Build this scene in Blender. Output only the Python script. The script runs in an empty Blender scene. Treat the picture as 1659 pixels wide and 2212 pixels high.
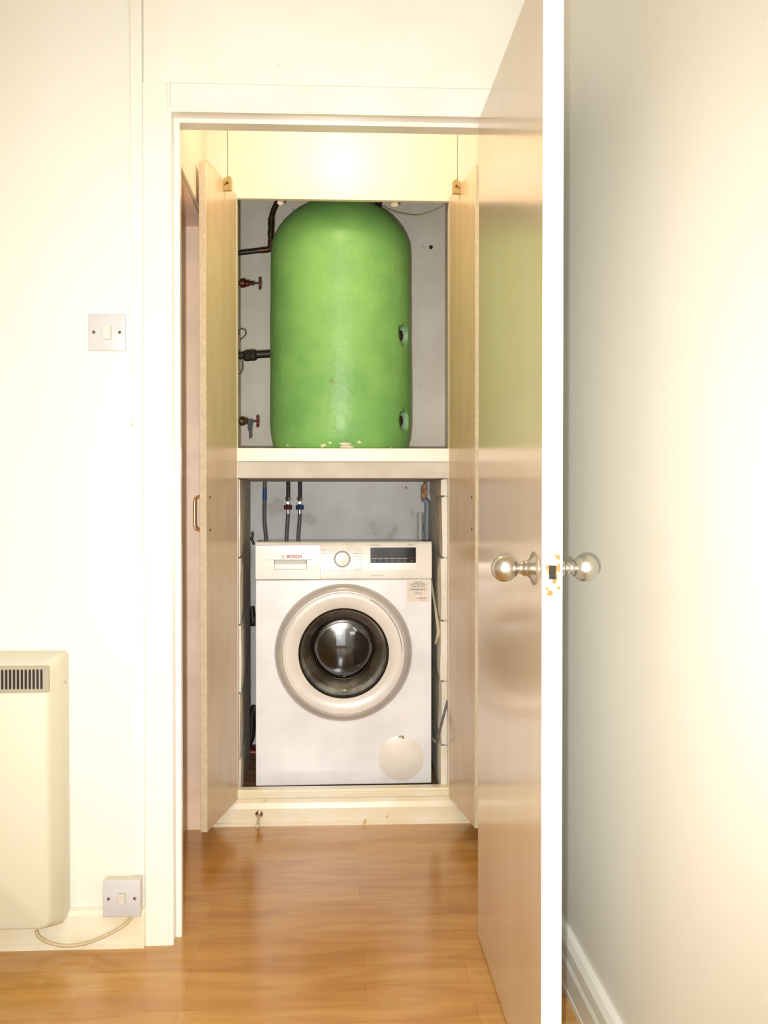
import bpy, bmesh, math, random
from mathutils import Vector, Matrix, noise
random.seed(7)
C = bpy.context.scene.collection
SC = bpy.context.scene

# ------------------------------------------------------------------ camera
FPX, YAW, PITCH, CH = 2225.0, 0.0485, 0.0142, 1.068
cd = bpy.data.cameras.new('camera'); cam = bpy.data.objects.new('camera', cd); C.objects.link(cam)
cd.sensor_fit = 'VERTICAL'; cd.sensor_height = 24.0; cd.lens = FPX / 2212.0 * 24.0
cd.clip_start = 0.02; cd.clip_end = 50
cam.location = (0, 0, CH); cam.rotation_euler = (math.pi/2 - PITCH, 0, -YAW)
SC.camera = cam
# ------------------------------------------------------------------ exposure, world, lights
SC.view_settings.view_transform = 'Standard'; SC.view_settings.look = 'None'
SC.view_settings.gamma = 1.0; SC.view_settings.use_curve_mapping = False
SC.view_settings.exposure = 0.60
w = bpy.data.worlds.new('world'); SC.world = w; w.use_nodes = True
w.node_tree.nodes['Background'].inputs[0].default_value = (0.75, 0.85, 1.0, 1)
w.node_tree.nodes['Background'].inputs[1].default_value = 1.0

def lamp(name, kind, loc, power, col, size=0.1, rot=(0,0,0), sy=None):
    l = bpy.data.lights.new(name, kind); l.energy = power; l.color = col
    if kind == 'AREA':
        l.size = size
        if sy: l.shape = 'RECTANGLE'; l.size_y = sy
    else: l.shadow_soft_size = size
    if kind == 'SPOT': l.spot_size = math.radians(80); l.spot_blend = 1.0
    o = bpy.data.objects.new(name, l); C.objects.link(o); o.location = loc; o.rotation_euler = rot
    return o
lamp('flash_light', 'SPOT', (-0.045, -0.01, 1.03), 150, (1.0, 0.985, 0.965), 0.012, (math.radians(88), 0, -math.radians(4)))
lamp('rear_fill_light', 'AREA', (0.0, -1.56, 1.15), 15, (0.95, 0.98, 1.0), 0.9, (math.pi/2, 0, 0), 2.0)  # added fill behind the camera, placed at a made-up window
lamp('room_fill_light', 'POINT', (0.05, 0.2, 2.1), 19, (1.0, 0.96, 0.89), 0.28)  # added overhead fill, lifts the right wall beside the door
lamp('hall_lamp_light', 'POINT', (0.03, 2.98, 2.25), 4.1, (1.0, 0.80, 0.56), 0.06)

# ------------------------------------------------------------------ helpers
def lin(c):
    def f(v):
        v /= 255.0
        return v/12.92 if v <= 0.04045 else ((v+0.055)/1.055)**2.4
    return (f(c[0]), f(c[1]), f(c[2]), 1)
def at(px, py, Y):
    u, v = (px-829.5)/FPX, (1106-py)/FPX
    c, s = math.cos(PITCH), math.sin(PITCH); y, z = c+s*v, -s+c*v
    c, s = math.cos(YAW), math.sin(YAW)
    X, YY = c*u+s*y, -s*u+c*y; t = Y/YY
    return Vector((X*t, Y, CH+z*t))
def mat(name, rgb, rough=0.5, metal=0.0, rgb2=None, scale=6.0, stretch=(1,1,1), lo=0.4, hi=0.6, detail=4,
        bump=0.0, bscale=40.0, coat=0.0, spots=None, spec=0.5):
    m = bpy.data.materials.new(name); m.use_nodes = True; nt = m.node_tree; N = nt.nodes; L = nt.links
    b = N['Principled BSDF']; b.inputs['Roughness'].default_value = rough; b.inputs['Metallic'].default_value = metal
    b.inputs['Base Color'].default_value = lin(rgb)
    b.inputs['Coat Weight'].default_value = coat; b.inputs['Coat Roughness'].default_value = 0.08
    b.inputs['Specular IOR Level'].default_value = spec
    tc = N.new('ShaderNodeTexCoord'); mp = N.new('ShaderNodeMapping'); mp.inputs['Scale'].default_value = stretch
    L.new(tc.outputs['Object'], mp.inputs[0])
    col = None
    c2 = rgb2 or tuple(v*0.95 for v in rgb)
    n = N.new('ShaderNodeTexNoise'); n.inputs['Scale'].default_value = scale; n.inputs['Detail'].default_value = detail
    L.new(mp.outputs[0], n.inputs['Vector'])
    r = N.new('ShaderNodeValToRGB'); r.color_ramp.elements[0].position = lo; r.color_ramp.elements[1].position = hi
    r.color_ramp.elements[0].color = lin(rgb); r.color_ramp.elements[1].color = lin(c2)
    L.new(n.outputs['Fac'], r.inputs[0]); col = r.outputs[0]
    if spots:
        for (sc, th, rgb3) in spots:
            n2 = N.new('ShaderNodeTexNoise'); n2.inputs['Scale'].default_value = sc; n2.inputs['Detail'].default_value = 3
            L.new(tc.outputs['Object'], n2.inputs['Vector'])
            r2 = N.new('ShaderNodeValToRGB'); r2.color_ramp.elements[0].position = th; r2.color_ramp.elements[1].position = th+0.04
            L.new(n2.outputs['Fac'], r2.inputs[0])
            mx = N.new('ShaderNodeMix'); mx.data_type = 'RGBA'
            L.new(r2.outputs[0], mx.inputs[0]); L.new(col, mx.inputs[6]); mx.inputs[7].default_value = lin(rgb3)
            col = mx.outputs[2]
    L.new(col, b.inputs['Base Color'])
    if bump:
        nb = N.new('ShaderNodeTexNoise'); nb.inputs['Scale'].default_value = bscale; nb.inputs['Detail'].default_value = 3
        L.new(tc.outputs['Object'], nb.inputs['Vector'])
        bp = N.new('ShaderNodeBump'); bp.inputs['Strength'].default_value = bump; bp.inputs['Distance'].default_value = 0.002
        L.new(nb.outputs['Fac'], bp.inputs['Height']); L.new(bp.outputs[0], b.inputs['Normal'])
    return m
M = {}
M['wall'] = mat('cream_wall_paint', (238,236,224), 0.38, rgb2=(236,233,219), scale=2, bump=0.12, bscale=25)
M['wallR'] = mat('cream_wall_paint_side', (238,235,222), 0.34, rgb2=(235,231,216), scale=1.5, bump=0.15, bscale=18, spots=[(60,0.76,(240,238,230))])
M['ceil'] = mat('ceiling_paint', (238,236,228), 0.8, bump=0.1)
M['gloss'] = mat('white_gloss_woodwork', (242,240,230), 0.22, rgb2=(240,236,222), scale=4, bump=0.05, bscale=12, spots=[(34,0.75,(214,186,150))])
M['gloss2'] = mat('aged_cream_gloss', (240,234,212), 0.28, rgb2=(236,224,192), scale=9, bump=0.08, bscale=15, spots=[(22,0.70,(206,176,120))])
M['door'] = mat('door_paint_warm_lit', (224,202,174), 0.16, rgb2=(220,196,166), scale=3, stretch=(1,1,.3), bump=0.10, bscale=7)  # tan puts the hall lamp's warm light into the white door's face
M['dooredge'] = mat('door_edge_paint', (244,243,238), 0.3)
M['hall'] = mat('hall_wall_paint', (236,222,202), 0.36, rgb2=(233,218,197), scale=2, bump=0.08, bscale=20)
M['pink'] = mat('peach_gloss_paint', (255,230,204), 0.3)
M['brownp'] = mat('side_leaf_warm_lit', (246,200,146), 0.35, rgb2=(230,176,120), scale=5, stretch=(4,4,.5))  # orange tone stands in for warm light falling on the leaf
M['cdoor'] = mat('cupboard_door_paint', (216,194,162), 0.25, rgb2=(210,186,152), scale=6, stretch=(2,2,.6), bump=0.08, bscale=12)
M['cedge'] = mat('cupboard_door_raw_edge', (214,200,170), 0.6, rgb2=(204,190,160), scale=60, bump=0.3, bscale=120)
M['plaster'] = mat('old_painted_plaster', (234,226,212), 0.6, rgb2=(224,215,200), scale=5, bump=0.35, bscale=18, spots=[(7,0.68,(200,190,176)), (48,0.76,(130,118,108))])
M['plaster2'] = mat('old_white_painted_plaster', (228,226,222), 0.55, rgb2=(212,209,204), scale=6, bump=0.45, bscale=20, spots=[(6,0.62,(196,190,182)), (75,0.72,(120,114,108))])
M['block'] = mat('grey_concrete_block', (220,214,198), 0.7, rgb2=(196,192,180), scale=14, bump=0.5, bscale=60, spots=[(50,0.68,(104,102,98)), (90,0.70,(206,206,202))])
M['blockw'] = mat('white_painted_block', (232,228,214), 0.5, rgb2=(222,214,194), scale=12, bump=0.5, bscale=50, spots=[(30,0.74,(170,150,120))])
M['lintel'] = mat('painted_concrete_slab', (206,200,186), 0.6, rgb2=(198,190,174), scale=14, bump=0.4, bscale=50)
M['board'] = mat('white_painted_board', (242,232,216), 0.35, rgb2=(238,226,206), scale=8)
M['wfloor'] = mat('dark_timber_base', (150,112,76), 0.55, rgb2=(110,82,56), scale=9, stretch=(1,4,1), bump=0.3)
M['green'] = None
M['copper'] = mat('tarnished_copper', (96,62,42), 0.42, 0.75, rgb2=(54,44,36), scale=28, spots=[(45,0.60,(70,110,96))], bump=0.2)
M['darkpipe'] = mat('dark_painted_pipe', (52,44,36), 0.45, 0.3, rgb2=(38,32,28), scale=30)
M['brass'] = mat('dull_brass', (118,96,66), 0.4, 0.8, rgb2=(80,66,48), scale=40)
M['redbody'] = mat('red_brown_fitting', (120,44,28), 0.35, 0.5, rgb2=(84,40,28), scale=40)
M['wheel'] = mat('red_handwheel_enamel', (112,40,32), 0.4, rgb2=(84,34,28), scale=60)
M['tag'] = mat('blue_grey_tag', (30,38,60), 0.55)
M['black'] = mat('black_rubber', (34,32,34), 0.5)
M['hose'] = mat('grey_hose', (104,104,104), 0.5, rgb2=(92,92,94), scale=30)
M['blueband'] = mat('blue_hose_band', (40,76,140), 0.5)
M['chrome'] = mat('chrome_fitting', (200,198,192), 0.18, 1.0)
M['nutred'] = mat('red_plastic_nut', (92,30,30), 0.4)
M['nutblue'] = mat('blue_plastic_nut', (36,64,112), 0.4)
M['wastegrey'] = mat('grey_waste_pipe', (140,146,150), 0.4)
M['wastewhite'] = mat('white_waste_pipe', (196,192,182), 0.4)
M['terra'] = mat('orange_sealant', (206,160,124), 0.8, rgb2=(170,126,96), scale=40, bump=0.8)
M['cream'] = mat('heater_cream_enamel', (218,215,192), 0.33, rgb2=(216,212,188), scale=2)
M['grille'] = mat('grille_grey_metal', (176,170,146), 0.45, 0.1)
M['dark'] = mat('recess_shade', (34,26,26), 0.7)  # dark colour painted as the shade inside holes and slots
M['plastic'] = mat('white_switch_plastic', (208,207,206), 0.3)
M['plastic2'] = mat('cream_rocker_plastic', (220,214,200), 0.3)
M['boxside'] = mat('cream_box_plastic', (222,216,192), 0.35)
M['screw'] = mat('steel_screw', (150,146,138), 0.35, 1.0)
M['flex'] = mat('beige_flex', (206,190,152), 0.45)
M['flexw'] = mat('ivory_cable', (214,204,170), 0.45)
M['body'] = mat('white_appliance_enamel', (247,246,246), 0.23)
M['panel'] = mat('warm_white_panel_plastic', (244,237,224), 0.18)
M['cover'] = mat('pump_cover_plastic', (243,236,222), 0.32)
M['ringo'] = mat('satin_silver_ring', (208,203,196), 0.28, 0.35)
M['ringi'] = mat('warm_white_door_ring', (236,230,220), 0.27)
M['seam'] = mat('grey_seam', (150,140,124), 0.5)
M['ink'] = mat('grey_print_ink', (120,112,104), 0.5)
M['inkdark'] = mat('dark_print_ink', (60,60,66), 0.5)
M['red'] = mat('red_print_ink', (176,44,36), 0.5)
M['display'] = mat('black_display', (20,12,12), 0.12)
M['digits'] = mat('light_print_marks', (190,190,186), 0.5)
M['strip'] = mat('silver_button_strip', (214,204,192), 0.3, 0.2)
M['tray'] = mat('pale_grey_handle_plastic', (222,222,216), 0.25)
M['steel'] = mat('polished_drum_steel', (128,122,118), 0.20, 1.0, rgb2=(58,54,52), scale=7, lo=0.44, hi=0.56)
M['lip'] = mat('drum_lip_steel', (236,232,226), 0.34, 0.2, rgb2=(150,144,140), scale=9, lo=0.42, hi=0.56)
M['steeldark'] = mat('dark_glass_rim', (60,60,58), 0.15, 0.8)
M['sticker'] = mat('sticker_paper', (238,226,210), 0.5)
M['stickergrey'] = mat('sticker_grey_band', (206,198,186), 0.5)
M['knob'] = mat('satin_nickel', (214,211,202), 0.30, 1.0)
M['knobdark'] = mat('knob_groove', (110,104,92), 0.4, 1.0)
M['latch'] = mat('painted_worn_brass', (236,222,190), 0.35, 0.3, rgb2=(168,112,52), scale=70, lo=0.48, hi=0.54)
M['bolt'] = mat('latch_bolt_steel', (120,118,104), 0.3, 0.9)
M['gold'] = mat('gold_handle', (236,196,150), 0.2, 0.8)
M['ochre'] = mat('yellowed_plastic', (184,158,100), 0.4)
M['chip'] = mat('bare_white_foam', (236,228,204), 0.8)
M['foam'] = mat('pale_green_foam', (150,184,150), 0.7, rgb2=(120,160,124), scale=40, bump=0.5)
M['rubber'] = mat('white_rubber_tip', (214,204,184), 0.5)

# laminate floor: strips running left to right
def floor_mat():
    m = bpy.data.materials.new('beech_laminate'); m.use_nodes = True; nt = m.node_tree; N = nt.nodes; L = nt.links
    b = N['Principled BSDF']; b.inputs['Roughness'].default_value = 0.2; b.inputs['Specular IOR Level'].default_value = 0.5
    tc = N.new('ShaderNodeTexCoord')
    br = N.new('ShaderNodeTexBrick'); br.inputs['Scale'].default_value = 1; br.inputs['Brick Width'].default_value = 0.62
    br.inputs['Row Height'].default_value = 0.094; br.inputs['Mortar Size'].default_value = 0.0006; br.offset = 0.37
    br.inputs['Color1'].default_value = lin((208,160,90)); br.inputs['Color2'].default_value = lin((198,146,76)); br.inputs['Mortar'].default_value = lin((180,124,60))
    L.new(tc.outputs['Object'], br.inputs['Vector'])
    mp = N.new('ShaderNodeMapping'); mp.inputs['Scale'].default_value = (2.0, 11, 1); L.new(tc.outputs['Object'], mp.inputs[0])
    n = N.new('ShaderNodeTexNoise'); n.inputs['Scale'].default_value = 1.6; n.inputs['Detail'].default_value = 6; n.inputs['Distortion'].default_value = 0.8
    L.new(mp.outputs[0], n.inputs['Vector'])
    r = N.new('ShaderNodeValToRGB'); r.color_ramp.elements[0].position = 0.40; r.color_ramp.elements[1].position = 0.72
    r.color_ramp.elements[0].color = (1,1,1,1); r.color_ramp.elements[1].color = (0.70,0.56,0.40,1)
    L.new(n.outputs['Fac'], r.inputs[0])
    mx = N.new('ShaderNodeMix'); mx.data_type = 'RGBA'; mx.blend_type = 'MULTIPLY'; mx.inputs[0].default_value = 0.8
    L.new(br.outputs['Color'], mx.inputs[6]); L.new(r.outputs[0], mx.inputs[7]); L.new(mx.outputs[2], b.inputs['Base Color'])
    return m
M['floor'] = floor_mat()
def green_mat():
    m = mat('green_spray_foam_jacket', (134,190,104), 0.40, rgb2=(120,178,98), scale=7, bump=0.8, bscale=48,
            spots=[(16,0.72,(128,156,74)), (44,0.77,(112,112,62))])
    return m
M['green'] = green_mat()
def thin_glass():
    m = bpy.data.materials.new('porthole_glass'); m.use_nodes = True; nt = m.node_tree; N = nt.nodes; L = nt.links
    N.remove(N['Principled BSDF'])
    t = N.new('ShaderNodeBsdfTransparent'); t.inputs[0].default_value = (0.86,0.88,0.86,1)
    g = N.new('ShaderNodeBsdfGlossy'); g.inputs['Roughness'].default_value = 0.03
    f = N.new('ShaderNodeFresnel'); f.inputs[0].default_value = 1.75
    x = N.new('ShaderNodeMixShader'); L.new(f.outputs[0], x.inputs[0]); L.new(t.outputs[0], x.inputs[1]); L.new(g.outputs[0], x.inputs[2])
    L.new(x.outputs[0], N['Material Output'].inputs[0])
    return m
M['glass'] = thin_glass()

def nb(): return bmesh.new()
def box(bm, x0, x1, y0, y1, z0, z1, bev=0.0, seg=2):
    vs = [bm.verts.new((x, y, z)) for x in (x0,x1) for y in (y0,y1) for z in (z0,z1)]
    fs = [bm.faces.new([vs[i] for i in q]) for q in ((0,1,3,2),(4,6,7,5),(0,4,5,1),(2,3,7,6),(0,2,6,4),(1,5,7,3))]
    if bev > 0:
        es = list({e for f in fs for e in f.edges})
        bmesh.ops.bevel(bm, geom=es, offset=bev, segments=seg, affect='EDGES', profile=0.5)
    return bm
def basis(d):
    d = Vector(d).normalized(); a = Vector((0,0,1)) if abs(d.z) < 0.9 else Vector((1,0,0))
    u = d.cross(a).normalized(); v = d.cross(u).normalized(); return d, u, v
def lathe(bm, prof, origin, axis, n=40, wob=None):
    """prof: list of (r, h) along axis"""
    d, u, v = basis(axis); o = Vector(origin); rings = []
    for (r, h) in prof:
        if r < 1e-6: rings.append([bm.verts.new(o + d*h)])
        else: rings.append([bm.verts.new(o + d*h + (u*math.cos(2*math.pi*i/n) + v*math.sin(2*math.pi*i/n))*r) for i in range(n)])
    for a, b in zip(rings, rings[1:]):
        if len(a) == 1 and len(b) == 1: continue
        for i in range(n):
            j = (i+1) % n
            if len(a) == 1: bm.faces.new((a[0], b[i], b[j]))
            elif len(b) == 1: bm.faces.new((a[i], b[0], a[j]))
            else: bm.faces.new((a[i], b[i], b[j], a[j]))
    return bm
def cyl(bm, p0, p1, r, n=24, bev=0.0):
    p0, p1 = Vector(p0), Vector(p1); L = (p1-p0).length
    pr = [(0,0),(r-bev,0),(r,bev),(r,L-bev),(r-bev,L),(0,L)] if bev else [(0,0),(r,0),(r,L),(0,L)]
    return lathe(bm, pr, p0, p1-p0, n)
def smooth_path(pts, k=8):
    P = [Vector(p) for p in pts]; out = []
    for i in range(len(P)-1):
        a = P[max(i-1,0)]; b = P[i]; c = P[i+1]; d = P[min(i+2,len(P)-1)]
        for s in range(k):
            t = s/k; out.append(0.5*((2*b)+(c-a)*t+(2*a-5*b+4*c-d)*t*t+(3*b-a-3*c+d)*t*t*t))
    out.append(P[-1]); return out
def tube(bm, pts, r, n=12, k=8, rfun=None, sm=True):
    P = smooth_path(pts, k) if sm else [Vector(p) for p in pts]
    u = None; rings = []
    for i, p in enumerate(P):
        d = (P[min(i+1,len(P)-1)] - P[max(i-1,0)]).normalized()
        if u is None: _, u, _ = basis(d)
        u = (u - d*u.dot(d)).normalized(); v = d.cross(u)
        rr = rfun(i/(len(P)-1)) if rfun else r
        rings.append([bm.verts.new(p + (u*math.cos(2*math.pi*j/n) + v*math.sin(2*math.pi*j/n))*rr) for j in range(n)])
    for a, b in zip(rings, rings[1:]):
        for j in range(n): bm.faces.new((a[j], a[(j+1)%n], b[(j+1)%n], b[j]))
    bm.faces.new(rings[0]); bm.faces.new(rings[-1]); return bm
def prism(bm, pts, axis, a0, a1):
    """closed polygon extruded along axis 'x','y','z'"""
    def P(p, a):
        return {'x': (a, p[0], p[1]), 'y': (p[0], a, p[1]), 'z': (p[0], p[1], a)}[axis]
    A = [bm.verts.new(P(p, a0)) for p in pts]; B = [bm.verts.new(P(p, a1)) for p in pts]
    bm.faces.new(A); bm.faces.new(B); n = len(pts)
    for i in range(n): bm.faces.new((A[i], A[(i+1)%n], B[(i+1)%n], B[i]))
    return bm
def rrect(x0, x1, z0, z1, r, k=6):
    out = []
    for cx, cz, a in ((x1-r,z1-r,0),(x0+r,z1-r,90),(x0+r,z0+r,180),(x1-r,z0+r,270)):
        for i in range(k+1):
            t = math.radians(a+90*i/k); out.append((cx+r*math.cos(t), cz+r*math.sin(t)))
    return out
def wloc(o):
    v = Vector((0,0,0))
    while o is not None: v += o.location; o = o.parent
    return v
def obj(name, bm, m, parent=None, local=False, smooth=False, loc=None):
    bmesh.ops.remove_doubles(bm, verts=bm.verts, dist=1e-6)
    bmesh.ops.recalc_face_normals(bm, faces=bm.faces)
    o = bpy.data.objects.new(name, None) if False else None
    me = bpy.data.meshes.new(name)
    if parent is None:
        xs = [v.co for v in bm.verts]
        if loc is None:
            loc = Vector(((min(c.x for c in xs)+max(c.x for c in xs))/2, (min(c.y for c in xs)+max(c.y for c in xs))/2, min(c.z for c in xs)))
        off = Vector(loc)
    else:
        off = Vector((0,0,0)) if local else wloc(parent)
    bmesh.ops.translate(bm, verts=bm.verts, vec=-off)
    bm.to_mesh(me); bm.free()
    ms = m if isinstance(m, (list, tuple)) else [m]
    for q in ms: me.materials.append(M[q] if isinstance(q, str) else q)
    if smooth:
        me.polygons.foreach_set('use_smooth', [True]*len(me.polygons))
        try: me.set_sharp_from_angle(angle=math.radians(38))
        except Exception: pass
    o = bpy.data.objects.new(name, me); C.objects.link(o)
    if parent is None: o.location = off
    else: o.parent = parent
    return o
def tag(o, label, cat=None, group=None, kind=None):
    o['label'] = label
    if cat: o['category'] = cat
    if group: o['group'] = group
    if kind: o['kind'] = kind
    return o
def thing(name, label, cat, loc, group=None, kind=None, rz=0):
    o = bpy.data.objects.new(name, None); C.objects.link(o); o.location = loc; o.rotation_euler = (0,0,rz)
    o.empty_display_size = 0.05
    return tag(o, label, cat, group, kind)
def struct(name, bm, m, label, cat, smooth=False):
    return tag(obj(name, bm, m, smooth=smooth), label, cat, kind='structure')
def boxobj(name, dims, m, parent=None, bev=0.0, local=False, seg=2, smooth=False):
    return obj(name, box(nb(), *dims, bev=bev, seg=seg), m, parent, local, smooth=smooth)
def text_bm(bm, s, x, z, y, size, align='LEFT', sx=1.0, bold=0.0):
    cu = bpy.data.curves.new('t', 'FONT'); cu.body = s; cu.size = size; cu.align_x = align; cu.align_y = 'CENTER'; cu.offset = bold
    cu.fill_mode = 'FRONT'; cu.resolution_u = 3
    to = bpy.data.objects.new('t', cu); C.objects.link(to)
    dg = bpy.context.evaluated_depsgraph_get(); me = bpy.data.meshes.new_from_object(to.evaluated_get(dg))
    k = len(bm.verts); bm.from_mesh(me); bm.verts.ensure_lookup_table()
    for v in bm.verts[k:]:
        v.co = Vector((x + v.co.x*sx, y, z + v.co.y))
    bpy.data.objects.remove(to); bpy.data.curves.remove(cu); bpy.data.meshes.remove(me)
    return bm

# ================================================================== STRUCTURE
XL, XR, YB, YF, ZC = -2.4, 0.515, -1.6, 2.475, 2.40       # near room
HL, HR, YH, YC = -0.413, 0.469, 2.555, 3.36                # hall
YK, KL, KR = 4.15, -0.43, 0.447                            # cupboard interior
b = nb(); box(b, XL-0.1, XR+0.1, YB-0.1, YC, -0.05, 0.0); struct('floor', b, 'floor', 'glossy honey beech laminate floor running through the doorway', 'floor')
b = nb(); box(b, XL-0.1, XR+0.1, YB-0.1, YK+0.1, ZC, ZC+0.05); struct('ceiling', b, 'ceil', 'plain off-white ceiling above the room and hall', 'ceiling')
b = nb(); box(b, XR, XR+0.1, YB-0.1, YF, 0, ZC); struct('wall_right', b, 'wallR', 'cream painted wall to the right of the open door', 'wall')
b = nb(); box(b, XL-0.1, XL, YB-0.1, YF, 0, ZC); struct('wall_left', b, 'wall', 'cream wall on the far left of the room', 'wall')
WX0, WX1, WZ0, WZ1 = -0.52, 0.50, 0.12, 2.18
b = nb(); box(b, XL, WX0, YB-0.1, YB, 0, ZC); box(b, WX1, XR, YB-0.1, YB, 0, ZC); box(b, WX0, WX1, YB-0.1, YB, 0, WZ0); box(b, WX0, WX1, YB-0.1, YB, WZ1, ZC)
struct('wall_back', b, 'wall', 'cream wall with the added window opening behind the viewer', 'wall')
wn = thing('added_window_1', 'added white framed window, unseen behind the viewer', 'window', ((WX0+WX1)/2, YB-0.06, WZ0), kind='structure')  # unseen window made up to hold the rear fill
b = nb()
for (x0,x1,z0,z1) in ((WX0,WX0+.05,WZ0,WZ1),(WX1-.05,WX1,WZ0,WZ1),(WX0+.05,WX1-.05,WZ0,WZ0+.05),(WX0+.05,WX1-.05,WZ1-.05,WZ1),((WX0+WX1)/2-.025,(WX0+WX1)/2+.025,WZ0+.05,WZ1-.05)):
    box(b, x0, x1, YB-0.085, YB-0.035, z0, z1)
obj('added_window_frame', b, 'gloss', wn)
b = nb(); box(b, WX0+.05, WX1-.05, YB-0.063, YB-0.058, WZ0+.05, WZ1-.05); obj('pane', b, 'glass', wn)

# front wall with the doorway
OL, OR, OT = -0.383, 0.389, 1.978
b = nb(); box(b, XL, OL-0.012, YF, YH, 0, ZC); box(b, OR+0.012, XR, YF, YH, 0, ZC); box(b, OL-0.012, OR+0.012, YF, YH, OT+0.012, ZC)
struct('wall_front', b, 'wall', 'cream wall with the doorway, left of the open door', 'wall')
b = nb(); box(b, -0.449, XR, YF-0.007, YF, 2.047, ZC, bev=0.0015, seg=1)
struct('trim_1', b, 'gloss', 'flat white panel above the doorway', 'panel')
# door lining (rebated) : left, right, head
b = nb()
for s, x in ((1, OL), (-1, OR)):
    x0, x1 = sorted((x-0.012*s, x)); box(b, x0, x1, YF-0.011, YH+0.004, 0, OT)
    x0, x1 = sorted((x, x+0.0135*s)); box(b, x0, x1, 2.506, 2.532, 0, OT-0.0105, bev=0.001, seg=1)
box(b, OL-0.012, OR+0.012, YF-0.011, YH+0.004, OT, OT+0.012)
box(b, OL, OR, 2.506, YH, OT-0.0105, OT)
struct('trim_2', b, 'gloss', 'white rebated door lining with planted stops', 'door frame')
# architrave with a bead on its inner edge
b = nb()
AW = 0.067
def arch_prof(x, s):   # x = inner edge, s = direction outward
    return [(x, YF), (x, YF-0.008), (x+s*0.002, YF-0.0125), (x+s*0.006, YF-0.0125), (x+s*0.0075, YF-0.009), (x+s*0.010, YF-0.013), (x+s*(AW-0.003), YF-0.013), (x+s*AW, YF-0.010), (x+s*AW, YF)]
prism(b, arch_prof(OL-0.001, -1), 'z', 0, OT+AW)
prism(b, arch_prof(OR+0.001, 1), 'z', 0, OT+AW)
prism(b, [(y, z) for (z, y) in arch_prof(OT+0.001, 1)], 'x', OL-0.001, OR+0.001)
struct('trim_3', b, 'gloss', 'white painted architrave around the doorway', 'architrave')

# skirtings
def skirt_prof(d, h):  # (offset from wall, z)
    return [(0,0), (d,0), (d,h*0.12), (d*0.92,h*0.13), (d*0.92,h*0.52), (d*0.70,h*0.60), (d*0.66,h*0.66), (d*0.95,h*0.74), (d*0.9,h*0.86), (d*0.55,h*0.97), (d*0.3,h), (0,h)]
b = nb(); prism(b, [(YF-d*0.0, z) if d == 0 else (YF-d, z) for d, z in [(0,0),(0.026,0),(0.026,0.012),(0.021,0.016),(0.020,0.078),(0.016,0.088),(0.006,0.092),(0,0.092)]], 'x', XL, -0.4495)
struct('baseboard_left', b, 'gloss2', 'yellowed white skirting board under the heater', 'skirting board')
b = nb(); prism(b, [(XR-d, z) for d, z in skirt_prof(0.02, 0.125)], 'y', YB, YF-0.014)
struct('baseboard_right', b, 'gloss', 'moulded white skirting along the right-hand wall', 'skirting board')

# hall walls
DY0, DY1, DZ = 2.66, 3.325, 1.935
b = nb()
box(b, HL-0.10, HL, YH, DY0, 0, ZC); box(b, HL-0.10, HL, DY1, YC, 0, ZC); box(b, HL-0.10, HL, DY0, DY1, DZ, ZC)
struct('wall_hall_left', b, 'hall', 'warm cream hall wall with a side doorway left of the cupboard', 'wall')
b = nb(); box(b, HR, HR+0.08, YH, YC, 0, ZC); struct('wall_hall_right', b, 'hall', 'warm cream hall wall hidden beside the open door', 'wall')
b = nb()
box(b, HL-0.098, HL+0.004, DY1-0.004, DY1, 0, DZ)             # far lining
box(b, HL-0.098, HL+0.002, DY0, DY1-0.004, DZ-0.004, DZ)
box(b, HL-0.072, HL-0.062, DY1-0.016, DY1-0.004, 0, DZ-0.004)
struct('trim_4', b, 'pink', 'peach-tinted lining of the side doorway', 'door frame')
b = nb()
box(b, HL, HL+0.012, DY0-0.05, YC, DZ+0.002, DZ+0.105, bev=0.002, seg=1)
struct('trim_5', b, 'hall', 'cream architrave over the side doorway', 'architrave')
d4 = thing('door_2', 'closed door with warm light painted into its colour in the side doorway left of the cupboard', 'door', (HL-0.088, (DY0+DY1)/2, 0), kind='structure')
boxobj('leaf', (HL-0.098, HL-0.074, DY0+0.002, DY1-0.006, 0.006, DZ-0.006), 'brownp', d4)

# wall above and beside the cupboard
CL, CR, CT = -0.3125, 0.375, 2.034
b = nb()
box(b, HL, -0.343, YC+0.001, YC+0.022, 0, ZC); box(b, 0.404, HR, YC+0.001, YC+0.022, 0, ZC)
struct('wall_cupboard_sides', b, 'hall', 'narrow cream filler boards either side of the cupboard', 'wall')
b = nb(); box(b, -0.3418, 0.4028, YC, YC+0.022, CT, ZC, bev=0.001, seg=1)
struct('wall_cupboard_header', b, 'hall', 'cream panel above the cupboard opening lit by the hall lamp', 'panel')
b = nb(); box(b, -0.3418, CL, YC, YC+0.04, 0.086, CT); box(b, CR, 0.4028, YC, YC+0.04, 0.086, CT)
struct('trim_6', b, 'hall', 'cream cupboard frame posts behind the opened doors', 'door frame')
b = nb(); box(b, -0.3418, 0.4028, YC-0.003, YC+0.012, 0.086, 0.104, bev=0.002); box(b, -0.3418, 0.4028, YC+0.006, YC+0.045, 0.070, 0.113, bev=0.002)
struct('trim_7', b, 'gloss2', 'cream painted threshold rail under the washing machine', 'threshold')
b = nb(); prism(b, [(YC-d, z) for d, z in [(0,0),(0.016,0),(0.016,0.010),(0.011,0.013),(0.010,0.055),(0.004,0.072),(0.0,0.076)]], 'x', HL, HR)
box(b, HL, HR, YC, YC+0.001, 0, 0.085)
struct('baseboard_cupboard', b, 'gloss2', 'scuffed cream skirting board below the cupboard', 'skirting board')

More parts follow.
